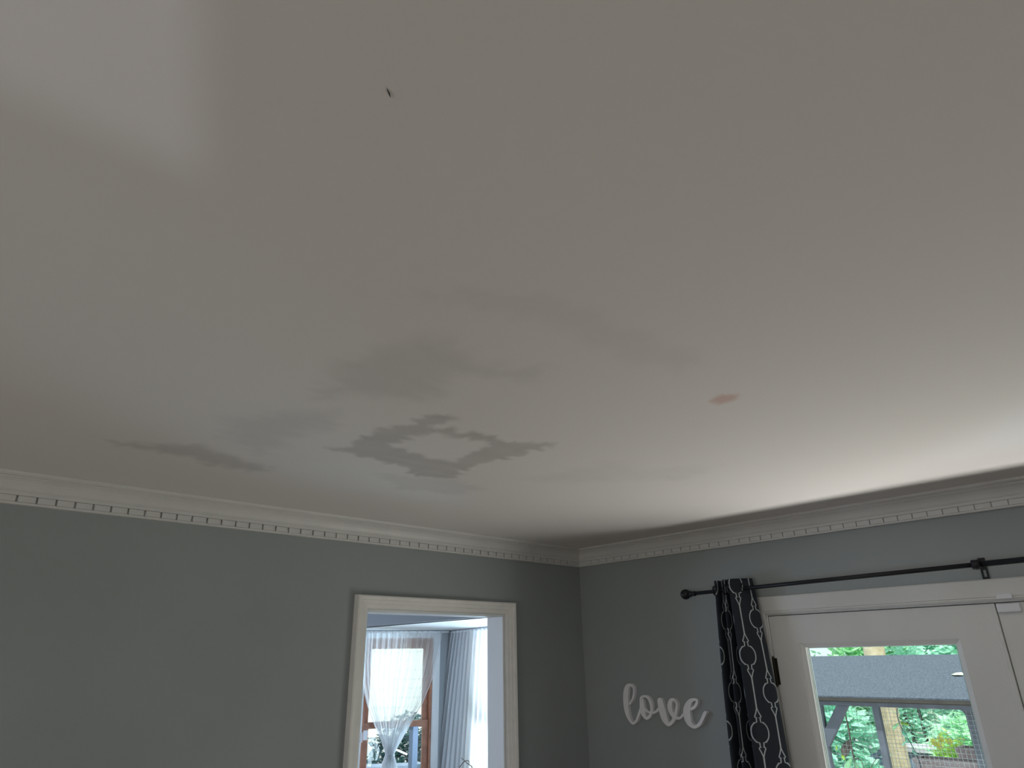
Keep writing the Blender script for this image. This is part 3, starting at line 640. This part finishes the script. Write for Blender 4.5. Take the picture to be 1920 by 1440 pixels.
while yy > yR + 0.06:
    wm2.box(3.012, 3.012 + 2 * wr, yy - wr, yy + wr, 0.2, 1.78); yy -= cell
zz = 0.2
while zz < 1.78:
    wm2.box(3.0105, 3.0105 + 2 * wr, yR + 0.06, yL - 0.06, zz - wr, zz + wr); zz += cell
tag(wm2.build('wire_mesh', M_wire, en), kind='stuff')
MB().box(2.10, 2.95, yR + 0.1, yL - 0.1, 0.93, 0.955).build('shelf', M_lumber, en)

# pale fallen leaf on the roof
lf = MB(); c = Vector((2.47, -1.08, roof_z(2.47) + 0.006))
pts = [(-0.042, 0), (-0.02, 0.010), (0.012, 0.011), (0.032, 0.004), (0.045, 0), (0.030, -0.006), (0.01, -0.011), (-0.02, -0.009)]
vv = [(c.x + q * 3.2, c.y - p, c.z + q * 0.62 + 0.004 * math.cos(p * 60)) for p, q in pts]
vv += [(x_, y_, z_ + 0.0025) for x_, y_, z_ in vv]
lf.add(vv, [tuple(range(8)), tuple(range(15, 7, -1))] + [(i, (i + 1) % 8, (i + 1) % 8 + 8, i + 8) for i in range(8)])
tag(lf.build('fallen_leaf', mat('pale_dry_leaf', (0.5, 0.55, 0.42), 0.7, var=0.2, vscale=40)), 'single pale dry leaf lying on the blue-grey enclosure roof', 'leaf')

# planters on the shelf
def planter(name, x0, x1, y0, y1, z0, z1, label):
    t = thing(name, ((x0 + x1) / 2, (y0 + y1) / 2, z0), label, 'planter')
    m = MB(); w_ = 0.018
    m.box(x0, x1, y0, y0 + w_, z0, z1, 0.003).box(x0, x1, y1 - w_, y1, z0, z1, 0.003).box(x0, x0 + w_, y0 + w_, y1 - w_, z0, z1, 0.003).box(x1 - w_, x1, y0 + w_, y1 - w_, z0, z1, 0.003).box(x0 + w_, x1 - w_, y0 + w_, y1 - w_, z0, z0 + 0.02)
    m.build('box', M_pot, t)
    MB().box(x0 - 0.008, x1 + 0.008, y0 - 0.008, y0 + w_, z1 - 0.03, z1 + 0.002, 0.003).box(x0 - 0.008, x1 + 0.008, y1 - w_, y1 + 0.008, z1 - 0.03, z1 + 0.002, 0.003).box(x0 - 0.008, x0 + w_, y0 + w_, y1 - w_, z1 - 0.03, z1 + 0.002, 0.003).build('rim', M_pot, t)
    MB().box(x0 + w_, x1 - w_, y0 + w_, y1 - w_, z0 + 0.02, z1 - 0.02).build('soil', M_bark, t)
    return t
planter('planter', 2.50, 2.66, -1.22, -0.683, 0.9555, 1.243, 'long faded terracotta planter behind the wire mesh, front one')
planter('planter', 2.70, 2.86, -1.10, -0.895, 0.9555, 1.300, 'shorter terracotta planter standing behind the long one')

# ---------------------------------------------------------------- foliage
def leaf_geo(rn, c, size, up=0.3):
    a = rn.uniform(0, 2 * PI); tilt = rn.uniform(-1.0, 1.0)
    d = Vector((math.cos(a), math.sin(a), tilt * 0.7)).normalized(); s = d.cross(Vector((rn.uniform(-.5, .5), rn.uniform(-.5, .5), 1))).normalized(); n = d.cross(s)
    L_ = size * rn.uniform(0.7, 1.3); W_ = L_ * 0.34
    p = [c, c + d * L_ * 0.38 + s * W_ - n * W_ * 0.25, c + d * L_ - n * L_ * 0.15, c + d * L_ * 0.38 - s * W_ - n * W_ * 0.25, c + d * L_ * 0.45]
    return p, [(0, 1, 4), (4, 1, 2), (0, 4, 3), (4, 2, 3)]
def crown_mesh(seed, c, rad, n, size, shell=0.55):
    rn = random.Random(seed); vs, fs = [], []
    for _ in range(n):
        while True:
            q = Vector((rn.uniform(-1, 1), rn.uniform(-1, 1), rn.uniform(-1, 1)))
            if shell < q.length < 1: break
        lump = 1 + 0.18 * math.sin(5 * q.x + seed) * math.cos(4 * q.z + 2 * q.y)
        p = Vector((c[0] + q.x * rad[0] * lump, c[1] + q.y * rad[1] * lump, c[2] + q.z * rad[2] * lump))
        v, f = leaf_geo(rn, p, size); k = len(vs); vs += v; fs += [tuple(i + k for i in g) for g in f]
    return vs, fs
def shrub(name, seed, x, y, z0, rad, n, size, m, label, cat='shrub', group=None, trunk=None):
    t = thing(name, (x, y, z0), label, cat, group)
    zc = z0 + rad[2] if trunk is None else z0 + trunk
    vs, fs = crown_mesh(seed, (x, y, zc), rad, n, size)
    o = obj('foliage', vs, fs, m, t); tag(o, kind='stuff')
    rn = random.Random(seed)
    for k in range(3):
        a = rn.uniform(0, 6.28)
        MB().tube([(x + 0.05 * math.cos(a), y + 0.05 * math.sin(a), z0), (x + rad[0] * 0.3 * math.cos(a), y + rad[1] * 0.3 * math.sin(a), zc), (x + rad[0] * 0.5 * math.cos(a), y + rad[1] * 0.5 * math.sin(a), zc + rad[2] * 0.6)], [0.035, 0.025, 0.008], 7).build('stem', M_bark, t)
    return t
G0 = -0.55
shrub('leafy_shrub', 1, 4.75, 0.82, G0, (0.42, 0.40, 1.08), 2600, 0.13, ML['teal'], 'broad-leaved teal shrub seen just left of the pale trunk')
shrub('leafy_shrub', 2, 4.6, -0.45, G0, (0.42, 0.42, 1.0), 2400, 0.12, ML['green'], 'bright green shrub seen right of the pale trunk through the mesh')
shrub('leafy_shrub', 3, 8.0, 2.75, G0, (0.95, 0.72, 1.25), 4800, 0.095, ML['green'], 'green shrub behind the low stone wall, far left through the door pane')
shrub('leafy_shrub', 4, 8.0, 0.95, G0, (0.95, 0.75, 1.35), 4800, 0.095, ML['teal'], 'teal shrub behind the low stone wall, next to the pale trunk')
shrub('leafy_shrub', 5, 8.0, -0.85, G0, (0.95, 0.78, 1.25), 4800, 0.095, ML['green'], 'tall green shrub filling the right of the mesh opening')
shrub('leafy_tree', 11, 14.0, 3.65, G0, (0.95, 0.85, 1.9), 3000, 0.24, ML['green'], 'yellowish tree above the enclosure roof, left of the trunk', 'tree', trunk=2.2)
shrub('leafy_tree', 12, 13.0, 1.1, G0, (1.5, 1.45, 2.2), 4500, 0.24, ML['teal'], 'green tree above the enclosure roof, right of the trunk', 'tree', trunk=2.3)
shrub('leafy_tree', 13, 13.0, -2.1, G0, (1.5, 1.5, 2.4), 3500, 0.24, ML['lime'], 'lime green tree above the enclosure roof at its right end', 'tree', trunk=2.4)
shrub('leafy_tree', 14, 16.5, 6.6, G0, (1.6, 1.5, 1.2), 2500, 0.22, ML['teal'], 'low distant tree beyond the stone wall, at far left', 'tree', trunk=1.1)
# pale trunk
tk = thing('tree_trunk', (6.0, 0.71, G0), 'straight pale tan tree trunk rising behind the enclosure', 'tree')
MB().tube([(6.0 + 0.01 * math.sin(z * 2), 0.71, z) for z in [G0 + 0.4 * i for i in range(16)]], [0.13 - 0.0022 * i for i in range(16)], 18).build('trunk', M_trunk, tk, True)
vs, fs = crown_mesh(31, (6.0, 0.71, 5.6), (1.2, 1.2, 1.0), 2200, 0.14); tag(obj('foliage', vs, fs, ML['green'], tk), kind='stuff')
# low garden wall
gw = thing('garden_wall', (6.35, 1.5, G0), 'low blue-grey stone garden wall with a pale cap, behind the enclosure', 'wall')
MB().box(6.30, 6.55, -2.2, 4.5, G0, 0.835, 0.01).build('wall_body', M_slate, gw)
for k in range(11):
    MB().box(6.26, 6.59, -2.2 + k * 0.61, -2.2 + k * 0.61 + 0.6, 0.8355, 0.90, 0.008).build('cap_stone', M_stone, gw)
# yellow-green flowering plant behind the planters
yp = thing('flowering_plant', (3.35, -0.62, G0), 'yellow-green bushy plant rising behind the planters', 'plant')
vs, fs = crown_mesh(41, (3.35, -0.66, 1.07), (0.14, 0.14, 0.24), 800, 0.055, 0.1); tag(obj('foliage', vs, fs, ML['lime'], yp), kind='stuff')
MB().tube([(3.35, -0.64, G0), (3.36, -0.66, 0.5), (3.35, -0.66, 1.05)], [0.02, 0.015, 0.008], 7).build('stem', M_bark, yp)
M_yel = mat('yellow_petal', (0.9, 0.82, 0.15), 0.6, transl=0.3); M_or = mat('orange_petal', (0.7, 0.35, 0.12), 0.6, transl=0.3)
def blossom(x, y, z, r, m, par):
    vs, fs = [], []
    for k in range(8):
        a = 2 * PI * k / 8; c_ = Vector((x, y, z)); d = Vector((-0.4, math.cos(a), math.sin(a))).normalized(); s = Vector((0, -math.sin(a), math.cos(a)))
        n0 = len(vs); vs += [c_, c_ + d * r * 0.5 + s * r * 0.25, c_ + d * r, c_ + d * r * 0.5 - s * r * 0.25]; fs += [(n0, n0 + 1, n0 + 2), (n0, n0 + 2, n0 + 3)]
    return obj('blossom', vs, fs, m, par)
for (dy, dz) in ((0.0, 0.245), (0.05, 0.225), (-0.055, 0.235), (0.02, 0.20)): blossom(3.20, -0.66 + dy, 1.05 + dz, 0.035, M_yel, yp)
of = thing('orange_flower', (3.35, -0.95, G0), 'single orange flower on a stem right of the yellow-green plant', 'flower')
MB().tube([(3.35, -0.93, G0), (3.34, -0.935, 0.7), (3.30, -0.935, 1.205)], [0.006, 0.005, 0.003], 6).build('stem', ML['green'], of)
blossom(3.29, -0.935, 1.22, 0.03, M_or, of)

# climbing plant inside the enclosure: brown stalk with a withered and a green leaf
def big_leaf(par, c, tip, width, m, droop=0.02, name='leaf'):
    c, tip = Vector(c), Vector(tip); d = tip - c; side = Vector((0.15, d.z, -d.y)).normalized(); vs, fs = [], []
    n = 8
    for i in range(n + 1):
        t = i / n; wv = width * math.sin(PI * min(1, t * 0.97 + 0.03)) ** 0.8 * (1 - 0.25 * t); p = c + d * t + Vector((-droop * math.sin(PI * t), 0, 0))
        vs += [p - side * wv, p + Vector((0.006, 0, 0)), p + side * wv]
    for i in range(n): a = i * 3; fs += [(a, a + 3, a + 4, a + 1), (a + 1, a + 4, a + 5, a + 2)]
    o = obj(name, vs, fs, m, par, True); sm_ = o.modifiers.new('t', 'SOLIDIFY'); sm_.thickness = 0.0008; return o
cp = thing('potted_branch', (2.25, -0.40, 0.9555), 'thin brown branch with a withered leaf, behind the mesh at left', 'plant')
MB().tube([(2.25, -0.40, 0.956), (2.25, -0.40, 1.0), (2.25, -0.40, 1.09), (2.25, -0.40, 1.10)], [0.05, 0.058, 0.068, 0.068], 20).build('pot', M_pot, cp, True)
pts = smooth([(2.25, -0.400, 1.08), (2.25, -0.396, 1.183), (2.25, -0.388, 1.31), (2.25, -0.394, 1.407), (2.25, -0.391, 1.489), (2.25, -0.386, 1.532)], 5)
MB().tube([tuple(p) for p in pts], [0.0085 - 0.006 * i / len(pts) for i in range(len(pts))], 8).build('stalk', M_bark, cp, True)
big_leaf(cp, (2.245, -0.385, 1.35), (2.23, -0.335, 1.235), 0.036, M_brown_leaf)
big_leaf(cp, (2.235, -0.335, 1.275), (2.22, -0.345, 1.225), 0.018, ML['lime'])
big_leaf(cp, (2.245, -0.298, 1.315), (2.24, -0.297, 1.28), 0.010, ML['lime'])
big_leaf(cp, (2.24, -0.385, 1.245), (2.22, -0.33, 1.15), 0.026, ML['green'])
big_leaf(cp, (2.24, -0.40, 1.24), (2.22, -0.445, 1.13), 0.012, ML['green'])
MB().tube([(2.25, -0.40, 1.23), (2.245, -0.425, 1.245), (2.24, -0.445, 1.225), (2.24, -0.452, 1.19)], 0.0025, 6).build('twig', M_bark, cp, True)
MB().tube([(2.25, -0.40, 1.10), (2.25, -0.47, 1.14), (2.25, -0.492, 1.192), (2.25, -0.52, 1.23), (2.25, -0.567, 1.275)], [0.004, 0.003, 0.0025, 0.002, 0.0015], 6).build('twig', M_bark, cp, True)
bl = thing('leafy_vine', (2.35, -0.70, 0.9555), 'green vine with broad drooping leaves behind the middle post', 'plant')
MB().tube([(2.36, -0.72, 0.956), (2.36, -0.72, 1.05)], [0.05, 0.065], 18).build('pot', M_pot, bl, True)
vp = smooth([(2.36, -0.72, 1.03), (2.37, -0.76, 1.20), (2.37, -0.735, 1.33), (2.36, -0.70, 1.42), (2.35, -0.69, 1.50), (2.35, -0.70, 1.55)], 4)
MB().tube([tuple(p) for p in vp], 0.003, 6).build('stalk', ML['dark'], bl, True)
rn = random.Random(8)
for (y_, z_, ty, tz, w_, mm) in ((-0.70, 1.47, -0.765, 1.455, 0.020, 'lime'), (-0.70, 1.50, -0.745, 1.475, 0.014, 'green'), (-0.69, 1.46, -0.655, 1.42, 0.020, 'green'), (-0.70, 1.42, -0.74, 1.38, 0.018, 'teal'), (-0.70, 1.52, -0.66, 1.545, 0.013, 'green'), (-0.72, 1.36, -0.69, 1.325, 0.016, 'teal'), (-0.70, 1.53, -0.735, 1.545, 0.012, 'green'), (-0.74, 1.31, -0.775, 1.28, 0.014, 'teal')):
    big_leaf(bl, (2.35, y_, z_), (2.33, ty, tz), w_, ML[mm])

# ================================================================ beyond the bay window
hs = thing('neighbour_house', (6.0, 16.0, G0), 'bright white sided house far beyond the bay window', 'building')
def hbox(m, x0, x1, y0, y1, z0, z1): return m.box(x0, x1, y0, y1, z0, z1)
frH = (Vector((4.0, 13.5)), Vector((0.86, -0.51)), Vector((0.51, 0.86)))
for k in range(-3, 14):
    MB(frH).box(-5, 9, 0.0 + 0.02 * 0, 0.3, 0.90 + k * 0.2 - 0.0, 1.095 + k * 0.2).build('siding_board', M_siding, hs)
MB(frH).box(-5, 9, 0.02, 4, G0, 0.299).build('foundation', M_stone, hs)
MB(frH).box(-5.2, 9.2, -0.4, 4.2, 3.71, 3.85).build('roof', M_roof, hs)
frR = (Vector((1.9, 5.35)), Vector((0.83, -0.56)), Vector((0.56, 0.83)))
bw = thing('brick_wall', (2.2, 5.2, G0), 'low pinkish brick garden wall seen through the lower brown sash', 'wall')
MB(frR).box(-1.4, 1.0, 0, 0.2, G0, 0.70).build('wall_body', mat('pink_brick', (0.15, 0.095, 0.11), 0.9, 0.6, 30, col2=(0.08, 0.085, 0.12), vscale=5), bw)
MB(frR).box(-1.42, 1.02, -0.03, 0.23, 0.7005, 0.735).build('cap', M_slate, bw)
pp = thing('porch_post', (2.30, 4.76, G0), 'blue-grey porch post outside the brown window', 'post')
M_post = mat('dark_blue_post_paint', (0.05, 0.075, 0.13), 0.7, var=0.1)
MB().box(2.26, 2.34, 4.72, 4.80, G0, 1.18, 0.008).build('shaft', M_post, pp)
MB().box(2.235, 2.365, 4.695, 4.825, 1.1805, 1.21, 0.006).build('cap', M_post, pp)
pl = thing('thin_pole', (2.105, 4.89, G0), 'thin white pole standing outside below the tied curtain', 'pole')
MB().tube([(2.103, 4.895, G0), (2.116, 4.886, 0.885)], 0.011, 10).build('shaft', M_white, pl)
tag(MB().tube([(2.135, 4.885, 0.935), (2.245, 4.80, 0.878)], 0.011, 10).build('slanting_rail', M_white), 'white slanting rail between the thin pole and porch post', 'rail')
shrub('leafy_shrub', 51, 4.0, 6.7, G0, (1.05, 0.72, 0.84), 6500, 0.10, ML['dark'], 'dark green shrub outside the brown window, behind the post')
shrub('leafy_shrub', 52, 1.85, 7.5, G0, (0.68, 0.5, 0.86), 5000, 0.10, ML['dark'], 'dark shrub outside the brown window at its left edge')
